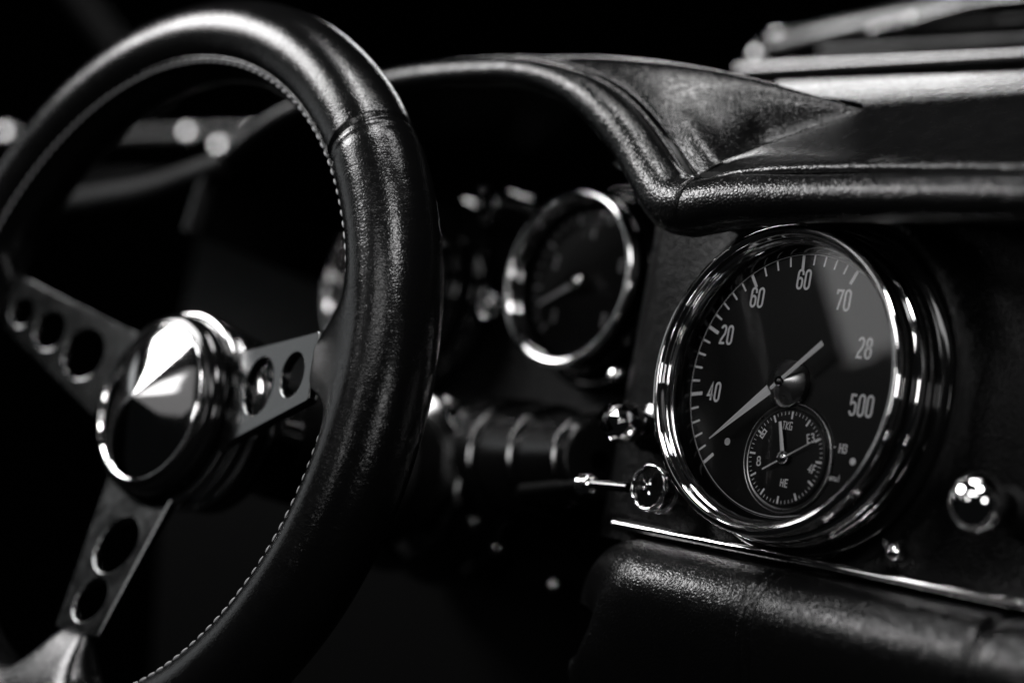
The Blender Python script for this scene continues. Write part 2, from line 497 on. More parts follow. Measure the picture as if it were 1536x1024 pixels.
# lever with a chrome tip, pointing along the dash
lev = thing('column_lever', 'slim dark lever with bright collar reaching from the column toward the emblem button', 'lever', at(795, 733, .03))
p0, p1 = at(785, 735, .035), at(872, 727, .012)
tube([p0, p0.lerp(p1, .5), p1], [.0026, .0026, .0022], 16).build('rod', DARK, lev)
dd = (p1 - p0).normalized()
lathe(rounded([(.0018, 0), (.0034, .0005), (.0042, .003), (.0034, .0055), (.0040, .007), (.0032, .0095), (.0016, .010)], .0006)[::-1] if False else rounded([(.0016, .010), (.0032, .0095), (.0040, .007), (.0030, .0055), (.0042, .003), (.0034, .0005), (.0018, 0)], .0005), p1, dd, 24).build('collar', CHROME, lev)
p2_ = p1 + dd * .010; p3_ = at(942, 731, .008)
tube([p2_, p3_], .0017, 14).build('shank', BLACKCHROME, lev)

# ================================================================== GAUGES
def arcprof(pts, rad=.0005): return rounded(pts, rad, 4)
spd = thing('speedometer', 'large round speedometer in a thick polished chrome bezel with white numerals and inset clock', 'gauge', (0, .02, 0))
O0 = V((0, 0, 0)); NY = V((0, -1, 0))
def yl(pr, c=O0, seg=192): return lathe([(r, -y) for r, y in pr], c, NY, seg)      # profile (radius, depth y)
yl(arcprof([(.0458, .0062), (.0464, .0052), (.0470, .0050), (.0474, .0036), (.0479, .0034), (.0481, .0024)] + [(.0500 - .0018 * math.cos(PI * q / 13), .0017 - .0018 * math.sin(PI * q / 13)) for q in range(14)] + [(.0516, .0026), (.0512, .0035), (.0514, .0052), (.0513, .0068)], .0006)).build('bezel', CHROME, spd)
yl(arcprof([(.0512, .0066), (.0506, .0074), (.0506, .0088), (.0514, .0094)], .0004)).build('groove', GLOSSBLACK, spd)
yl(arcprof([(.0513, .0092), (.0524, .0098), (.0532, .0115), (.0533, .0135), (.0530, .0145), (.0534, .0152), (.0536, .0172), (.0530, .0184)], .0006)).build('outer_ring', CHROME, spd)
yl(arcprof([(.0529, .0182), (.0528, .0196), (.0545, .0200), (.0562, .0206), (.0575, .0222), (.0578, .0260), (.0574, .029)], .0012)).build('flange', GLOSSBLACK, spd)
yl([(.0442, .0121), (.0446, .0100), (.0452, .0072), (.0459, .0060)]).build('inner_wall', GLOSSBLACK, spd)
DY = .012
dial = yl([(1e-5, DY), (.020, DY), (.0447, DY)][::1], seg=128).build('dial', DIALMAT, spd)
mk = MB(); dpos = lambda px, py, y=DY - .0002: at(px, py, y)
def polar(px, py): p = dpos(px, py); return math.atan2(p.z, p.x), math.hypot(p.x, p.z)
majors = [(1068, 682), (1047, 590), (1070, 494), (1129, 414), (1206, 387), (1279, 420)]
ang = [polar(*m)[0] for m in majors]
ang = [a_ if a_ > -2.9 and a_ < PI and True else a_ for a_ in ang]
ang = [a_ + 2 * PI if a_ < 0 and i < 3 else a_ for i, a_ in enumerate(ang)]
print('dial angles', [round(math.degrees(a_), 1) for a_ in ang])
RO = .0437
def tick(mb, a_, r0, r1, w, c=O0, y=DY - .0002):
    d = V((math.cos(a_), 0, math.sin(a_))); n_ = V((-math.sin(a_), 0, math.cos(a_)))
    o = V((c.x, y, c.z))
    mb.add([o + d * r0 - n_ * w / 2, o + d * r1 - n_ * w / 2, o + d * r1 + n_ * w / 2, o + d * r0 + n_ * w / 2], [(3, 2, 1, 0)])
for i in range(len(ang)):
    tick(mk, ang[i], RO - .0050, RO, .0012)
    if i + 1 < len(ang):
        nsub = 4 if i == 3 else 5
        for k in range(1, nsub): tick(mk, ang[i] + (ang[i + 1] - ang[i]) * k / nsub, RO - .0034, RO, .0007)
# thin printed circle
def ringline(mb, c, r, w, y, a0=0, a1=2 * PI, n=120):
    rows_ = [[V((c.x + rr * math.cos(a0 + (a1 - a0) * k / n), y, c.z + rr * math.sin(a0 + (a1 - a0) * k / n))) for k in range(n + 1)] for rr in (r - w / 2, r + w / 2)]
    mb.grid(rows_, flip=True)
ringline(mk, O0, .04395, .00018, DY - .00022)
for s_, px, py, h in [('60', 1136, 446, .0066), ('60', 1206, 419, .0065), ('70', 1265, 450, .0068), ('20', 1090, 502, .0064), ('28', 1297, 522, .0066), ('40', 1071, 587, .0064), ('500', 1292, 608, .0068)]:
    tilt = 0.0
    word(mk, s_, dpos(px, py), EX, EY, h, .43, .00036, .00084)
# small marks low on the right
word(mk, 'mnu1', dpos(1252, 716), EX, EY, .0022, .42, .0002, .00028)
word(mk, 'H', dpos(1262, 672), EX, EY, .0032, .6, .0002, .0006); word(mk, '3', dpos(1268, 673), EX, EY, .0028, .5, .0002, .0005)
ribbon(mk, [(0, 0), (.0036, .0006)], .0004, lambda q: dpos(1240, 671) + EX * q.x + EY * q.y)
dot = dpos(1091, 662); mk.add([dot + V((.0013 * math.cos(2 * PI * k / 20), 0, .0013 * math.sin(2 * PI * k / 20))) for k in range(20)], [tuple(range(20))[::-1]])
dot = dpos(1279, 692); mk.add([dot + V((.0012 * math.cos(2 * PI * k / 20), 0, .0012 * math.sin(2 * PI * k / 20))) for k in range(20)], [tuple(range(20))[::-1]])
mk.build('dial_markings', PRINT, dial, smooth=False)
# needle and its conical boss
nb = MB(); tipf, tail, piv = at(1064, 657, .0056), at(1234, 514, .0056), V((0, .0056, 0))
def blade(a_, b_, wa_, wb_, y0, ridge, mb):
    d = (b_ - a_).normalized(); n_ = V((-d.z, 0, d.x))
    z = V((0, -ridge, 0)); lo = V((0, ridge * .6, 0))
    vs = [a_ - n_ * wa_, a_ + n_ * wa_, b_ + n_ * wb_, b_ - n_ * wb_, a_ + z, b_ + z, a_ + lo, b_ + lo]
    fs = [(0, 3, 5, 4), (4, 5, 2, 1), (0, 4, 1), (5, 3, 2), (1, 2, 7, 6), (6, 7, 3, 0)]
    mb.add(vs, fs)
blade(tipf, piv.lerp(tipf, .14), .00028, .0018, 0, .00025, nb)
blade(piv.lerp(tipf, .12), tail, .0006, .0010, 0, .00025, nb)
bm_need = nb.build('needle', NEEDLE, spd, smooth=False)
yl([(.0016, .0058), (.0045, .0074), (.0076, .0091), (.0080, .0096), (.0080, DY - .0003)], seg=96).build('needle_boss', BOSS, spd)
yl(arcprof([(1e-5, .0046), (.0011, .0047), (.0015, .0051), (.0018, .0056), (.0019, .0064)], .0003), seg=32).build('needle_cap', BLACKCHROME, spd)
# inset clock dial
CC = at(1178, 686, DY - .0016); RC = .0162
clock = yl(arcprof([(1e-5, 0), (RC - .0004, 0), (RC, .0003), (RC + .0003, .0016)], .0002), CC, 96).build('inset_dial', DIALMAT, spd)
yl(arcprof([(RC + .0003, .0014), (RC + .0012, .0012), (RC + .0016, .0004), (RC + .0021, .0004), (RC + .0025, .0010), (RC + .0025, .0018)], .0004), CC, 96).build('inset_rim', BOSS, clock)
cm = MB(); cy_ = CC.y - .00015
for k in range(60):
    a_ = 2 * PI * k / 60 + PI / 2
    if k % 5 == 0: tick(cm, a_, RC - .0034, RC - .0009, .0007, CC, cy_)
    else: tick(cm, a_, RC - .0020, RC - .0009, .0002, CC, cy_)
cp = lambda px, py: at(px, py, cy_)
word(cm, 'TKG', cp(1181, 638), EX, EY, .0027, .5, .0001, .00032)
word(cm, 'HE', cp(1176, 724), EX, EY, .0026, .6, .0002, .0004)
def rot(ex, ey, a_): c, s_ = math.cos(a_), math.sin(a_); return ex * c + ey * s_, ey * c - ex * s_
for w_, px, py, a_ in [('B', 1145, 650, -.5), ('8', 1138, 691, .15), ('E3', 1216, 657, .3), ('4F', 1218, 703, -.2)]:
    x_, y_ = rot(EX, EY, a_); word(cm, w_, cp(px, py), x_, y_, .0030, .66 if len(w_) == 1 else .5, .0002, .00046)
cm.build('inset_markings', PRINT, clock, smooth=False)
hm = MB(); hp = V((CC.x, cy_ - .0012, CC.z)); hp = at(1174, 686, CC.y - .0012)
blade(at(1170, 632, hp.y), hp, .0006, .0008, 0, .0002, hm); hm.build('minute_hand', NEEDLE, clock, smooth=False)
hm = MB(); blade(at(1228, 657, hp.y - .0004), at(1143, 703, hp.y - .0004), .00013, .00028, 0, .0001, hm); hm.build('second_hand', NEEDLE, clock, smooth=False)
sphere(hp, .0024, NY, .55, 28, 12).build('hand_cap', SMOKED, clock)
# glass
yl([(.0468, .0042), (.02, .0038), (1e-5, .0038)], seg=96).build('glass', GLASS, spd)

def small_gauge(label, c, R, needle_to, name='instrument_gauge'):
    g = thing(name, label, 'gauge', c + V((0, .02, 0)), 'round gauges under the instrument hood')
    k = R / .0377
    def q(pr, mat, nm, rd=.0006, par=g, seg=96): return lathe([(r * k, -y * k) for r, y in arcprof(pr, rd)], c, NY, seg).build(nm, mat, par)
    q([(.0335, .0060), (.0341, .0040), (.0340, .0016)] + [(.0361 - .0021 * math.cos(PI * q / 10), .0012 - .0021 * math.sin(PI * q / 10)) for q in range(11)] + [(.0384, .0030), (.0378, .0060)], CHROME, 'bezel')
    q([(.0377, .0058), (.0370, .0068), (.0372, .0100), (.0390, .0110), (.0400, .0130), (.0398, .0200), (.0425, .0215), (.0445, .0240), (.0450, .0330)], GLOSSBLACK, 'flange', .0012)
    q([(.0328, .0112), (.0336, .0058)], GLOSSBLACK, 'inner_wall')
    d = q([(1e-5, .0110), (.0330, .0110)], DIALMAT, 'dial')
    m = MB(); dc = V((c.x, 0, c.z)); yy = c.y + .0108 * k
    for j in range(0, 29):
        a_ = math.radians(225 - j * 270 / 28)
        if j % 4 == 0: tick(m, a_, .0268 * k, .0308 * k, .0010, dc, yy)
        else: tick(m, a_, .0285 * k, .0308 * k, .0005, dc, yy)
    for j, t_ in enumerate(['0', '2', '4', '6', '8']):
        a_ = math.radians(225 - j * 67.5)
        word(m, t_, V((c.x + .0215 * k * math.cos(a_), yy, c.z + .0215 * k * math.sin(a_))), EX, EY, .005, .42, .0003, .0007)
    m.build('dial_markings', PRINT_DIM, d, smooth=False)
    nm_ = MB(); pv = V((c.x, c.y + .0070 * k, c.z)); tp = at(needle_to[0], needle_to[1], pv.y)
    blade(tp, pv, .0006, .0011, 0, .0005, nm_); nm_.build('needle', NEEDLE, g, smooth=False)
    lathe([(r * k, -y * k) for r, y in arcprof([(.0052, .0108), (.0050, .0068), (.0038, .0046), (.0016, .0036), (1e-5, .0034)][::-1], .0008)], c, NY, 40).build('needle_cap', CHROME, g)
    lathe([(r * k, -y * k) for r, y in [(.0348, .0034), (.0200, .0028), (1e-5, .0028)]], c, NY, 64).build('glass', GLASS, g)
    return g
PRINT_DIM = plain('grey_print', .5, .5, .3)  # mid-grey print for the small gauges
small_gauge('small round gauge with chrome bezel and pointer under the hood right of the rim', at(850, 416, .052), .0370, (808, 455))
small_gauge('small round gauge partly hidden behind the leather steering wheel rim', at(566, 420, .052), .0405, (520, 470))

# ================================================================== DASHBOARD
dash = thing('dashboard', 'black leather dashboard with curved instrument hood, padded lip and chrome trim strip', 'dashboard', (0, .03, -.05))
def sm(a, b, x): t = max(0, min(1, (x - a) / (b - a))); return t * t * (3 - 2 * t)
def panel_y(x, z):
    y = .030 + .055 * (1 - sm(-.150, -.085, x))
    r = math.hypot(x, z)
    y -= .0105 * math.exp(-((r - .0625) / .0050) ** 2) * (1 - .5 * sm(-.02, -.05, z)) * sm(-.08, -.03, x + z * .3)
    y -= .004 * math.exp(-((r - .060) / .014) ** 2)
    if r < .055: y = max(y, .0285)
    return y
xs = [-.50 + .80 * i / 260 for i in range(261)]; zs = [-.062 + .134 * j / 90 for j in range(91)]
MB().grid([[V((x, panel_y(x, z), z)) for x in xs] for z in zs]).build('fascia_panel', PANEL, dash, sharp=0)
# the fascia goes on lower, behind the column
MB().grid([[V((x, .09 + .05 * (j / 10), -.060 - .30 * j / 10)) for x in xs[::10]] for j in range(11)], flip=True).build('lower_fascia', DARK, dash)

# hood lip: a padded roll from the left end over the arch, through the corner and along the passenger side
LY = -.004
lipP = [at(110, 312, LY - .0), at(220, 292, LY), at(290, 270, LY)]
L_arch = [at(290, 352, LY), at(300, 322, LY), at(318, 272, LY), at(350, 234, LY), at(410, 186, LY), at(490, 148, LY), at(583, 125, LY), at(640, 115, LY), at(716, 109, LY), at(779, 109, LY),
          at(830, 120, LY), at(878, 143, LY), at(918, 177, LY), at(951, 217, LY), at(980, 264, LY), at(1010, 303, LY), at(1045, 311, LY)]
archpath = resample(crom(L_arch, 10), 220)
def rad_at(p):                                            # fatter toward the right-hand corner
    return .0056 + .0026 * sm(-.145, -.080, p.x) + .0022 * sm(-.075, -.045, p.x)
bm_ = tube(archpath, [rad_at(p) for p in archpath], 40)
bm_.build('hood_lip', LEATHER, dash, sharp=0)
rightP = [at(1000, 302, LY), at(1030, 314, LY), at(1062, 310, LY), at(1110, 303, LY), at(1200, 299, LY), at(1330, 298, LY), at(1536, 299, LY)]
rp = resample(crom(rightP, 10), 120); rp.append(rp[-1] + V((.2, 0, 0)))
tube(rp, [.0030 + .0068 * sm(0, .1, i / 119) - .0020 * sm(.1, .5, i / 119) for i in range(len(rp))], 40).build('dash_lip', LEATHER, dash, sharp=0)
# left-hand lip far side
lp2 = resample(crom([at(40, 318, LY), at(110, 305, LY), at(220, 288, LY), at(290, 266, LY), at(345, 246, LY)], 8), 60)
lp2 = [lp2[0] + V((-.3, 0, -.02))] + lp2
tube(lp2, .0075, 24).build('dash_lip', PANEL, dash, sharp=0)

# inside of the hood: a dark liner added to keep overhead light off the gauges
lin = []
for k in range(9):
    f_ = k / 8
    lin.append([p + V((0, -.002 + .100 * f_, .001 - .012 * f_)) for p in archpath])
MB().grid(lin).build('hood_liner', DARK, dash, sharp=0)
# seam line (piping) between lip and hood skin, looping at the corner and running on along the dash
SYo = .003
seamP = [at(330, 236, SYo), at(400, 178, SYo), at(490, 135, SYo), at(583, 110, SYo), at(680, 95, SYo), at(779, 90, SYo), at(833, 98, SYo), at(892, 115, SYo), at(935, 139, SYo), at(974, 177, SYo),
         at(1001, 214, SYo), at(1025, 251, SYo), at(1040, 272, SYo)]
seam = resample(crom(seamP, 10), 200)
bead = [at(1036, 268, SYo), at(1046, 278, .0), at(1062, 275, .0), at(1085, 267, .0), at(1120, 260, .0), at(1211, 255, .0), at(1360, 253, .0), at(1536, 255, .0)]
bd = resample(crom(bead, 10), 160); bd.append(bd[-1] + V((.2, 0, 0)))
pip = MB()
tube([p + V((-.0004, -.0012, -.0004)) for p in seam], .0011, 12, pip); pip.build('piping', LEATHER, dash, sharp=0)
pip = MB(); tube([p + V((.0016, .0012, .0012)) for p in seam], .0009, 12, pip); pip.build('piping', LEATHER, dash, sharp=0)
pip = MB(); tube(bd, [.0012 + .0012 * sm(0, .35, i / 160) for i in range(len(bd))], 14, pip); pip.build('piping', LEATHER, dash, sharp=0)
# stitches beside the seam
stt = MB()
for off, rr in ((V((.0030, .0045, .0022)), .00030),):
    pts = [p + off for p in seam]
    pts = resample(pts, 640)
    for k in range(200, 630, 4):
        tube([pts[k], pts[k + 1] + V((0, -.0001, .0001)), pts[k + 2]], rr, 6, stt)
stt.build('seam_stitches', DARK, dash)

# profile of the dash top and the crease where the hood skin meets it
dprof = [at(1400, 258, .002), at(1400, 250, .004), at(1400, 243, .006), at(1400, 236, .012), at(1400, 228, .020), at(1400, 218, .027), at(1400, 203, .034), at(1400, 184, .042), at(1400, 166, .050),
        at(1400, 152, .058), at(1400, 140, .068), at(1400, 128, .083), at(1400, 119, .100), at(1400, 114, .118), at(1400, 113, .130), at(1400, 117, .142), at(1400, 130, .152)]
dpp = resample(crom([V((0, p.y, p.z)) for p in dprof], 8), 90)
def zdash(y):
    for k in range(1, len(dpp)):
        if dpp[k].y >= y:
            a_, b_ = dpp[k - 1], dpp[k]; return a_.z + (b_.z - a_.z) * (y - a_.y) / max(1e-9, b_.y - a_.y)
    return dpp[-1].z
def ondash(px, py):
    lo, hi = .0, .12
    for _ in range(40):
        m_ = (lo + hi) / 2; p = at(px, py, m_)
        if p.z > zdash(m_): lo = m_
        else: hi = m_
    return at(px, py, lo)
crease = [ondash(*q) for q in [(1048, 266), (1062, 256), (1080, 247), (1104, 236), (1150, 216), (1200, 198), (1250, 181), (1294, 165)]]
print('crease', [tuple(round(c, 4) for c in p) for p in crease])
# hood skin: loft from the seam back to the ridge and over it
ridge = [at(400, 150, .045), at(540, 104, .030), at(700, 90, .020), at(790, 86, .018), at(880, 87, .018), at(960, 92, .021), at(1040, 100, .025), at(1110, 110, .031), at(1180, 126, .038), at(1240, 143, .044), crease[-1]]
rdg = crom(ridge, 10)
seamE = crom(seamP[1:], 10)
nu = 150
HOOD_BULGE = .0060
# match the parameters: apex of seam with the start of the ridge, corner with its tip
A = resample(crom(seamP[2:], 10), nu); C_ = resample(crom(crease, 8), 61)
A = [p + V((.0010, .0030, .0006)) for p in A]
T = C_[-1]
norms = []
for i in range(nu):
    tan = (A[min(i + 1, nu - 1)] - A[max(i - 1, 0)]).normalized(); n_ = tan.cross(T - A[i]).normalized()
    if n_.z < 0 or n_.dot(V((.4, -.6, .7))) < 0: n_ = -n_
    norms.append(n_)
norms = [sum(norms[max(0, i - 12):i + 13], V((0, 0, 0))).normalized() for i in range(nu)]
nr = 60; rows = []
for j in range(nr + 1):
    t = j / nr; row = []
    for i in range(nu):
        u = i / (nu - 1)
        q = A[i].lerp(T, t) + norms[i] * (HOOD_BULGE * math.sin(PI * t ** .75) * ((1 - sm(.66, 1.0, u)) + .22 * math.exp(-((u - .72) / .16) ** 2) * (1 - u) / .28))
        base = A[-1].lerp(T, t)
        q += (C_[j] + V((.0002, -.0004, .0007)) * (1 - t) - base) * sm(.7, 1.0, u) ** 2
        row.append(q)
    rows.append(row)
MB().grid(rows).build('instrument_hood', LEATHER, dash, sharp=0)

# dash top on the passenger side, tucked under the hood skin along the crease
def xleft(y):
    if y <= crease[0].y: return crease[0].x - .002
    for q in range(1, len(crease)):
        if crease[q].y >= y:
            a_, b_ = crease[q - 1], crease[q]; return a_.x + (b_.x - a_.x) * (y - a_.y) / max(1e-9, b_.y - a_.y) - .0012
    return crease[-1].x - .0012 + (at(1168, 130, max(y, .05)).x - crease[-1].x) * sm(crease[-1].y, crease[-1].y + .03, y)
rows = []
for p in dpp:
    xl = xleft(p.y)
    rows.append([V((xl + (.35 - xl) * (i / 119) ** 1.4, p.y, p.z)) for i in range(120)])
MB().grid(rows).build('dash_top', DASHTOP, dash, sharp=0)
# bare top left of the hood
prof = [V((0, .0, .060)), V((0, .03, .075)), V((0, .08, .090)), V((0, .14, .100)), V((0, .2, .09))]
pp = resample(crom(prof, 6), 24)
MB().grid([[V((-1.0 + .66 * i / 20, p.y, p.z)) for i in range(21)] for p in pp]).build('dash_top', LEATHER, dash, sharp=0)

# chrome strip and padded bolster below the gauge
xl, xr = at(922, 783, .020).x, .30
tz = at(922, 783, .020).z
sec = [(.0300, .0010), (.0215, .0016), (.0190, .0010), (.0184, -.0006), (.0190, -.0020), (.0215, -.0026), (.0300, -.0024)]
sec = rounded(sec, .0008)
xsr = [xl + (xr - xl) * i / 30 for i in range(31)]
rows = [[V((x, y + (.006 if i == 0 else 0), tz + z)) for (y, z) in sec] for i, x in enumerate([xl - .0006] + xsr)]
MB().grid(rows, capa=True, capb=True).build('trim_strip', CHROME, dash, sharp=35)
bol = [(.028, -.0030), (.020, -.0036), (.012, -.0058), (.0062, -.0095), (.0026, -.0145), (.0010, -.020), (.0014, -.026), (.0040, -.036), (.009, -.050), (.016, -.066), (.026, -.080)]
bp_ = resample(crom([V((0, y, z)) for y, z in bol], 8), 80)
cen = V((0, .020, -.045))
x0 = xl - .0090
def seamx(i_, z): return (at(1117, 845, .01).x + .0 + i_, )
sx1 = at(1112, 868, -.004).x; sx2 = at(1428, 940, -.010).x
rows = []
NXB = 700
for j, p in enumerate(bp_):
    row = []
    for i in range(NXB):
        f_ = i / (NXB - 1)
        xe = max(x0, at(872, 850, .020 + .0 + V((0, p.y, 0)).y - .020).x)
        x = xe + (.26 - xe) * f_
        e_ = max(0, 1 - (x - xe) / .028); k = math.sqrt(max(0, 1 - e_ * e_)) if e_ > 0 else 1
        q = cen + (V((0, p.y, p.z)) - cen) * (.35 + .65 * k)
        d = V((0, p.y, p.z)) - cen; d.normalize()
        groove = 0
        for sx, wv, amp in ((sx1 - .0016, .0009, .0011), (sx1 + .0022, .0009, .0011), (sx2, .0018, .0022)):
            groove += amp * math.exp(-((x - sx - .05 * (p.z + .01) * .2) / wv) ** 2)
        groove -= .0005 * math.exp(-((x - sx1 - .0003) / .0009) ** 2)
        wav = .0006 * math.sin(x * 70 + p.z * 60) * sm(-.02, -.05, p.z)
        q = q - d * (groove + wav)
        row.append(V((x, q.y, tz + q.z)))
    rows.append(row)
MB().grid(rows, flip=True).build('knee_bolster', LEATHER, dash, sharp=0)

LAMP1 = V((-.12, -.03, .06)) + V((math.cos(math.radians(32)) * math.cos(math.radians(-137)), math.cos(math.radians(32)) * math.sin(math.radians(-137)), math.sin(math.radians(32)))) * 1.3
def domed_head(c, r, name, mat, par, rise=.18):
    n = ((CAM - c).normalized() + (LAMP1 - c).normalized()).normalized()  # glint put into the shape: head tilted to mirror the softbox toward the camera
    pr = [(1e-5, rise), (.3, rise * .93), (.6, rise * .68), (.85, rise * .28), (1.0, -.15), (1.0, -.9)]
    return lathe([(a_ * r, h * r) for a_, h in pr][::-1], c, n, 28).build(name, mat, par)
# ================================================================== KNOBS AND SWITCHES ON THE FASCIA
def facet_knob(label, c, r):
    g = thing('pull_knob', label, 'knob', c + V((0, .02, 0)))
    seg = 12; prof = [(.25, -1.10), (.62, -.92), (.90, -.52), (1.0, 0), (.92, .50), (.66, .86), (.42, 1.0)]
    a_, b_, n_ = basis(NY); rows_ = []
    for q, (rr, y) in enumerate(prof):
        rows_.append([c + NY * (-y * r) + (a_ * math.cos(2 * PI * (k + .5 * (q % 2)) / seg) + b_ * math.sin(2 * PI * (k + .5 * (q % 2)) / seg)) * rr * r for k in range(seg)])
    m = MB()
    vs = [p for r_ in rows_ for p in r_]; fs = []
    for q in range(len(prof) - 1):
        for k in range(seg):
            A0, A1 = q * seg + k, q * seg + (k + 1) % seg; B0, B1 = (q + 1) * seg + k, (q + 1) * seg + (k + 1) % seg
            if q % 2 == 0: fs += [(A0, B0, A1), (A1, B0, B1)]
            else: fs += [(A0, B0, B1), (A0, B1, A1)]
    fs.append(tuple(range(seg)))
    m.add(vs, fs); m.build('knob_head', CHROME, g, smooth=False)
    lathe([(.0060, .0), (.0058, .010), (.0085, .012), (.0088, .020)] and [(.0050, -.004), (.0052, -.012), (.0085, -.013), (.0090, -.024)], c, NY, 32).build('collar', BLACKCHROME, g)
    return g
facet_knob('faceted chrome knob just left of the large speedometer bezel', at(934, 632, .010), .0080)

eb = at(972, 730, .010)
g = thing('emblem_button', 'round black button with chrome rim and crossed emblem beside the speedometer', 'button', eb + V((0, .02, 0)))
RB = .0083
lathe([(r, -y) for r, y in arcprof([(.0070, .0006), (.0074, -.0004), (.0080, -.0004), (.0084, .0008), (.0084, .0040), (.0078, .0046), (.0078, .0060), (.0086, .0066), (.0086, .0100), (.0070, .0110), (.0070, .020)], .0004)], eb, NY, 64).build('rim', CHROME, g)
face = lathe([(r, -y) for r, y in [(1e-5, -.0002), (.004, .0000), (.0071, .0006)]], eb, NY, 48).build('face', GLOSSBLACK, g)
em = MB()
for a0, l0, l1, w in ((58, .0008, .0052, .0006), (128, .0006, .0034, .0005), (205, .0006, .0036, .0005), (300, .0006, .0030, .0004)):
    d = V((math.cos(math.radians(a0)), 0, math.sin(math.radians(a0))))
    tube([eb + d * l0 + V((0, -.0004, 0)), eb + d * (l0 + l1) / 2 + V((.0002, -.0007, 0)), eb + d * l1 + V((0, -.0004, 0))], [w * .5, w, w * .3], 8, em)
em.build('emblem', SMOKED, face)

kb = at(1466, 753, .004)
g = thing('round_knob', 'out of focus chrome ball knob on the black fascia right of the speedometer', 'knob', kb + V((0, .025, 0)))
sphere(kb, .0088, NY, .92, 48, 24).build('knob_head', CHROME, g)
lathe([(.0052, -.006), (.0050, -.014), (.0075, -.016), (.0080, -.026)], kb, NY, 40).build('stem', DARK, g)

tg = at(1336, 826, .020)
g = thing('toggle_switch', 'tiny chrome toggle switch low on the fascia below the speedometer', 'switch', tg + V((0, .01, 0)))
lathe([(r, -y) for r, y in arcprof([(1e-5, -.0010), (.0016, -.0008), (.0030, .0006), (.0034, .0030), (.0034, .0090)], .0004)], tg, NY, 24).build('nut', SMOKED, g)
tube([tg + V((0, -.001, 0)), tg + V((0, -.003, .0014)), tg + V((0, -.0038, .0030))], [.0008, .0009, .0012], 12).build('lever', CHROME, g)

for lb, px, py, yy, r in [('small round warning lamp with chrome ring high between the two small gauges', 728, 305, .066, .0085),
                          ('small round warning lamp with chrome ring low between the two small gauges', 732, 458, .066, .0060)]:
    c = at(px, py, yy)
    g = thing('warning_lamp', lb, 'lamp', c + V((0, .02, 0)), 'warning lamps between the gauges')
    k = r / .006
    lathe([(rr * k, -y * k) for rr, y in arcprof([(.0046, .0010), (.0050, -.0004), (.0056, -.0006), (.0060, .0008), (.0062, .0040), (.0062, .0160)], .0004)], c, NY, 40).build('ring', SMOKED, g)
    lathe([(rr * k, -y * k) for rr, y in [(1e-5, -.0006), (.0026, -.0002), (.0048, .0010)]], c, NY, 32).build('lens', GLOSSBLACK, g)
# fascia fasteners seen as soft points of light
for lb, px, py, yy, r in [
    ('tiny chrome screw high on the fascia beside the hood lip', 928, 243, .045, .0022),
    ('chrome screw under the small gauge bezel, between gauge and faceted knob', 921, 558, .050, .0040),
    ('chrome screw under the column, left of a fainter one', 622, 858, .10, .0042),
    ('faint chrome screw under the column, right of a brighter one', 677, 853, .10, .0034),
    ('chrome screw low under the dash left of the padded bolster', 828, 872, .08, .0036),
    ('chrome screw on the fascia between column and emblem button', 780, 722, .085, .0036),
    ('chrome screw on the fascia right of the column housing', 808, 657, .085, .0030)]:
    c = at(px, py, yy)
    g = thing('chrome_screw', lb, 'screw', c + V((0, .004, 0)), 'chrome screws on the fascia')
    domed_head(c, r * .8, 'head', CHROME, g, .25)
    lathe([(.7 * r, 0), (.7 * r, -3 * r)], c, NY, 16).build('shank', BLACKCHROME, g)

# ribbed switch barrel leading from the column toward the knobs
hs = thing('switch_barrel', 'dark ribbed barrel running from the column flange toward the faceted knob', 'barrel', at(820, 690, .07))
b0, b1 = at(742, 694, .078), at(898, 690, .050)
bd_ = (b1 - b0); BL = bd_.length; bd_.normalize()
def brl(pr, rad=.0008): return lathe([(rr, hh) for hh, rr in rounded(pr, rad)][::-1], b0, bd_, 72)
brl([(0, .0285), (BL * .30, .0262), (BL * .31, .0240), (BL * .62, .0222), (BL * .64, .0200), (BL * .96, .0180), (BL, .0150), (BL + .0005, .004)], .0012).build('sleeve', BARREL, hs)
for f_, rr in ((.30, .0270), (.62, .0232), (.95, .0190), (.08, .0290)):
    brl([(BL * f_ - .0014, rr - .0012), (BL * f_ - .0010, rr), (BL * f_ + .0010, rr), (BL * f_ + .0014, rr - .0012)], .0005).build('collar_ring', BLACKCHROME, hs)

# ================================================================== BEHIND THE DASH: WINDSCREEN TRIM, WIPER, VENTS
tr = thing('windscreen_trim', 'bright chrome strip along the base of the windscreen behind the dash', 'trim', (-.10, .2, .17))
c0 = at(1400, 89, .2)
sec = rounded([(.004, -.0036), (-.0010, -.0036), (-.0026, -.001), (-.0026, .0014), (-.0008, .0030), (.006, .0034)], .001)
MB().grid([[V((x, .2 + y, c0.z + z)) for y, z in sec] for x in [-.225 + .6 * i / 10 for i in range(11)]], capa=True, capb=True).build('strip', DULLTRIM, tr)
dk = thing('scuttle_panel', 'dark ribbed scuttle panel behind the chrome windscreen strip', 'panel', (-.1, .3, .17))
MB().grid([[V((x, y, z)) for y, z in ((.21, .155), (.30, .178), (.45, .20), (.60, .21))] for x in [-.5 + 1.2 * i / 10 for i in range(11)]], flip=True).build('panel', DARK, dk)
for k, (px, py, yy, hgt) in enumerate([(1480, 62, .26, .0022), (1480, 33, .32, .0026)]):
    q = at(px, py, yy)
    MB().grid([[V((x, yy + y, q.z + z)) for y, z in ((-.001, -hgt), (-.0025, -hgt * .3), (-.002, hgt * .6), (.004, hgt))] for x in [q.x - .10 + .5 * i / 6 for i in range(7)]], capa=True, capb=True).build('rib', DULL, dk)
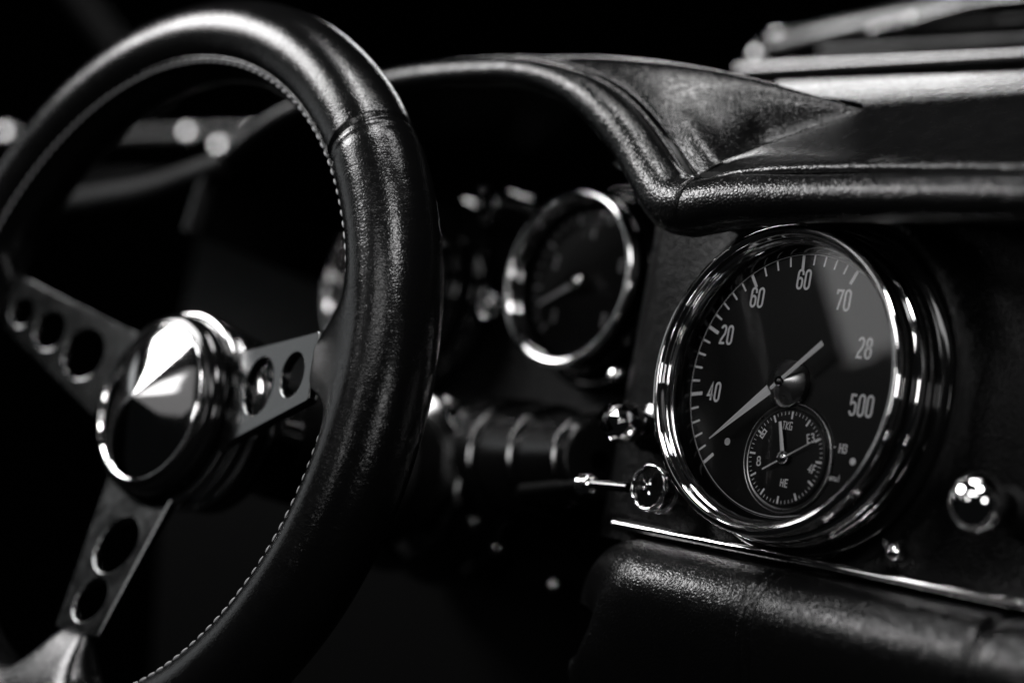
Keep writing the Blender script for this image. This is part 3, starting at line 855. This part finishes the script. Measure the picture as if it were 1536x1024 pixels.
# wiper
wz = 1.06
wi = thing('windscreen_wiper', 'blurred metal wiper arm and blade with a round pivot cap behind the windscreen', 'wiper', atz(1135, 77, wz))
bl = [atz(1160, 66, wz), atz(1240, 47, wz - .02), atz(1330, 28, wz - .05), atz(1440, 6, wz - .09), atz(1560, -16, wz - .13)]
path = resample(crom(bl, 8), 40)
tube(path, [.0052 - .0022 * sm(.45, .7, i / 39) for i in range(40)], 12, flat=.5).build('blade', DULL, wi)
ar_ = [atz(1345, 36, .97), atz(1380, 27, .96), atz(1430, 13, .945), atz(1475, 3, .93), atz(1540, -3, .91)]
tube(resample(crom(ar_, 8), 30), .0020, 12).build('arm', DULLTRIM, wi)
domed_head(atz(1135, 77, wz), .0050, 'pivot_cap', STUD, wi)
sphere(atz(1166, 56, wz + .02), .0050).build('pivot_nut', SMOKED, wi)
for px, py, r in ((1310, 47, .0030), (1327, 41, .0034), (1347, 36, .0030), (1367, 31, .0042), (1474, 3, .0044)):
    sphere(atz(px, py, .965), r).build('linkage_joint', SMOKED, wi)

# far left of the windscreen base
lz = 1.22
lt = thing('vent_trim', 'blurred grey metal vent strip seen through the steering wheel', 'trim', atz(280, 200, lz))
A_, B_ = atz(150, 203, lz), atz(372, 197, lz)
tube([A_, A_.lerp(B_, .5), B_], .0046, 14).build('strip', DULLTRIM, lt)
for lb, px, py, zz, r in [('blurred chrome stud on the vent strip seen through the wheel, middle one', 283, 197, lz - .02, .0070),
                          ('blurred chrome stud just below the vent strip', 330, 217, lz - .03, .0072),
                          ('blurred chrome stud at the hood end of the vent strip', 381, 197, lz - .02, .0080),
                          ('blurred chrome stud left of the steering wheel rim', 10, 197, lz - .02, .0070)]:
    g = thing('chrome_stud', lb, 'stud', atz(px, py, zz), 'chrome studs behind the wheel')
    domed_head(atz(px, py, zz), r * .8, 'head', STUD, g)
# windscreen pillar
pl = thing('windscreen_pillar', 'dark slanting windscreen pillar in the upper left behind the wheel', 'pillar', atz(175, 75, 1.5))
tube([atz(80, -60, 1.5), atz(150, 40, 1.5), atz(240, 160, 1.5)], [.010, .010, .010], 20).build('pillar_trim', DARK, pl)

bg = mesh('background', [(-4, 3.2, -2), (4, 3.2, -2), (4, 3.2, 3), (-4, 3.2, 3), (-4, -2.5, -2), (-4, -2.5, 3)], [(0, 1, 2, 3), (4, 0, 3, 5)], VOID, smooth=False)
bg['kind'] = 'structure'
bg.name = 'background'

# ================================================================== LIGHT
w = bpy.data.worlds.new('World'); S.world = w; w.use_nodes = True
w.node_tree.nodes['Background'].inputs[0].default_value = (.9, .95, 1.0, 1)
w.node_tree.nodes['Background'].inputs[1].default_value = .0015

def polar_lamp(name, org, az, el, dist, sx, sy, radiance, roll=0.0, col=(1, 1, 1)):
    """a rectangular softbox placed by direction from a point of the scene; radiance in scene units"""
    a, e = math.radians(az), math.radians(el); org = V(org)
    p = org + V((math.cos(e) * math.cos(a), math.cos(e) * math.sin(a), math.sin(e))) * dist
    l = bpy.data.lights.new(name, 'AREA'); l.shape = 'RECTANGLE'; l.size = sx; l.size_y = sy
    l.energy = radiance * PI * sx * sy; l.color = col
    o = bpy.data.objects.new(name, l); COL.objects.link(o)
    z = (p - org).normalized(); x = V((0, 0, 1)).cross(z).normalized(); y = z.cross(x)
    m = Matrix((x, y, z)).transposed() @ Matrix.Rotation(math.radians(roll), 3, 'Z')
    o.matrix_world = Matrix.Translation(p) @ m.to_4x4()
    return o
WARM = (1, .993, .995)
polar_lamp('softbox_driver_side', (-.12, -.03, .0), -143, 29, 1.3, .60, .38, 12, 0, WARM)
polar_lamp('softbox_ahead', (-.05, .03, .05), 136, 27, 1.4, .60, .09, 4.6, 0, WARM)
polar_lamp('softbox_overhead', (-.05, 0, .08), -60, 83, 1.1, .50, .14, 8, 0, WARM)
polar_lamp('fill_top_rear', (-.04, 0, .09), -118, 66, 1.1, .44, .20, 12, 0, WARM)  # added lamp: lifts the dial print, bezel top and hood highlight
polar_lamp('glass_wedge_lamp', (0, 0, 0), -125.2, 11, .75, .07, .10, 1.1, 30, WARM)  # added small lamp, no window: makes the bright wedge in the speedometer glass
polar_lamp('glass_dim_lamp', (0, 0, 0), -115, 12, 1.3, .40, .50, .10, 30, WARM)  # added dim lamp, no wall: gives the grey reflection in the speedometer glass
polar_lamp('softbox_behind', (0, 0, 0), -84, 25, 1.5, .7, .22, 3.4, 0, WARM)
polar_lamp('strip_behind', (0, 0, 0), -96, 5, 1.2, .07, .20, 6, 0, WARM)
polar_lamp('strip_passenger', (0, 0, 0), -36, 8, 1.2, .22, .24, 5, 0, WARM)
polar_lamp('strip_far_door', (0, 0, 0), 22, -2, 1.2, .12, .16, 4, 0, WARM)
polar_lamp('fill_top_passenger', (0, 0, .03), -58, 46, 1.1, .22, .22, 15, 0, WARM)  # added lamp to brighten the speedometer numerals and needle
polar_lamp('fill_driver_door', (-.15, -.05, 0), -165, 6, 1.7, .9, .5, .30, 0, (.95, .98, 1))

# ================================================================== CAMERA
cam = bpy.data.cameras.new('camera'); co = bpy.data.objects.new('camera', cam); COL.objects.link(co)
cam.sensor_width = 36; cam.lens = F / 1536 * 36
m = Matrix((AX, AY, AZ))                     # rows: world axes in camera space
co.matrix_world = Matrix.Translation(CAM) @ m.to_4x4()
cam.clip_start = .02; cam.clip_end = 50
cam.dof.use_dof = True; cam.dof.focus_distance = .632; cam.dof.aperture_fstop = cam.lens / 1000 / .0175
cam.dof.aperture_blades = 0
S.camera = co
S.view_settings.view_transform = 'Standard'; S.view_settings.look = 'None'
S.view_settings.exposure = 1.2; S.view_settings.gamma = 1; S.view_settings.use_curve_mapping = False
S.cycles.use_denoising = True
S.cycles.max_bounces = 8
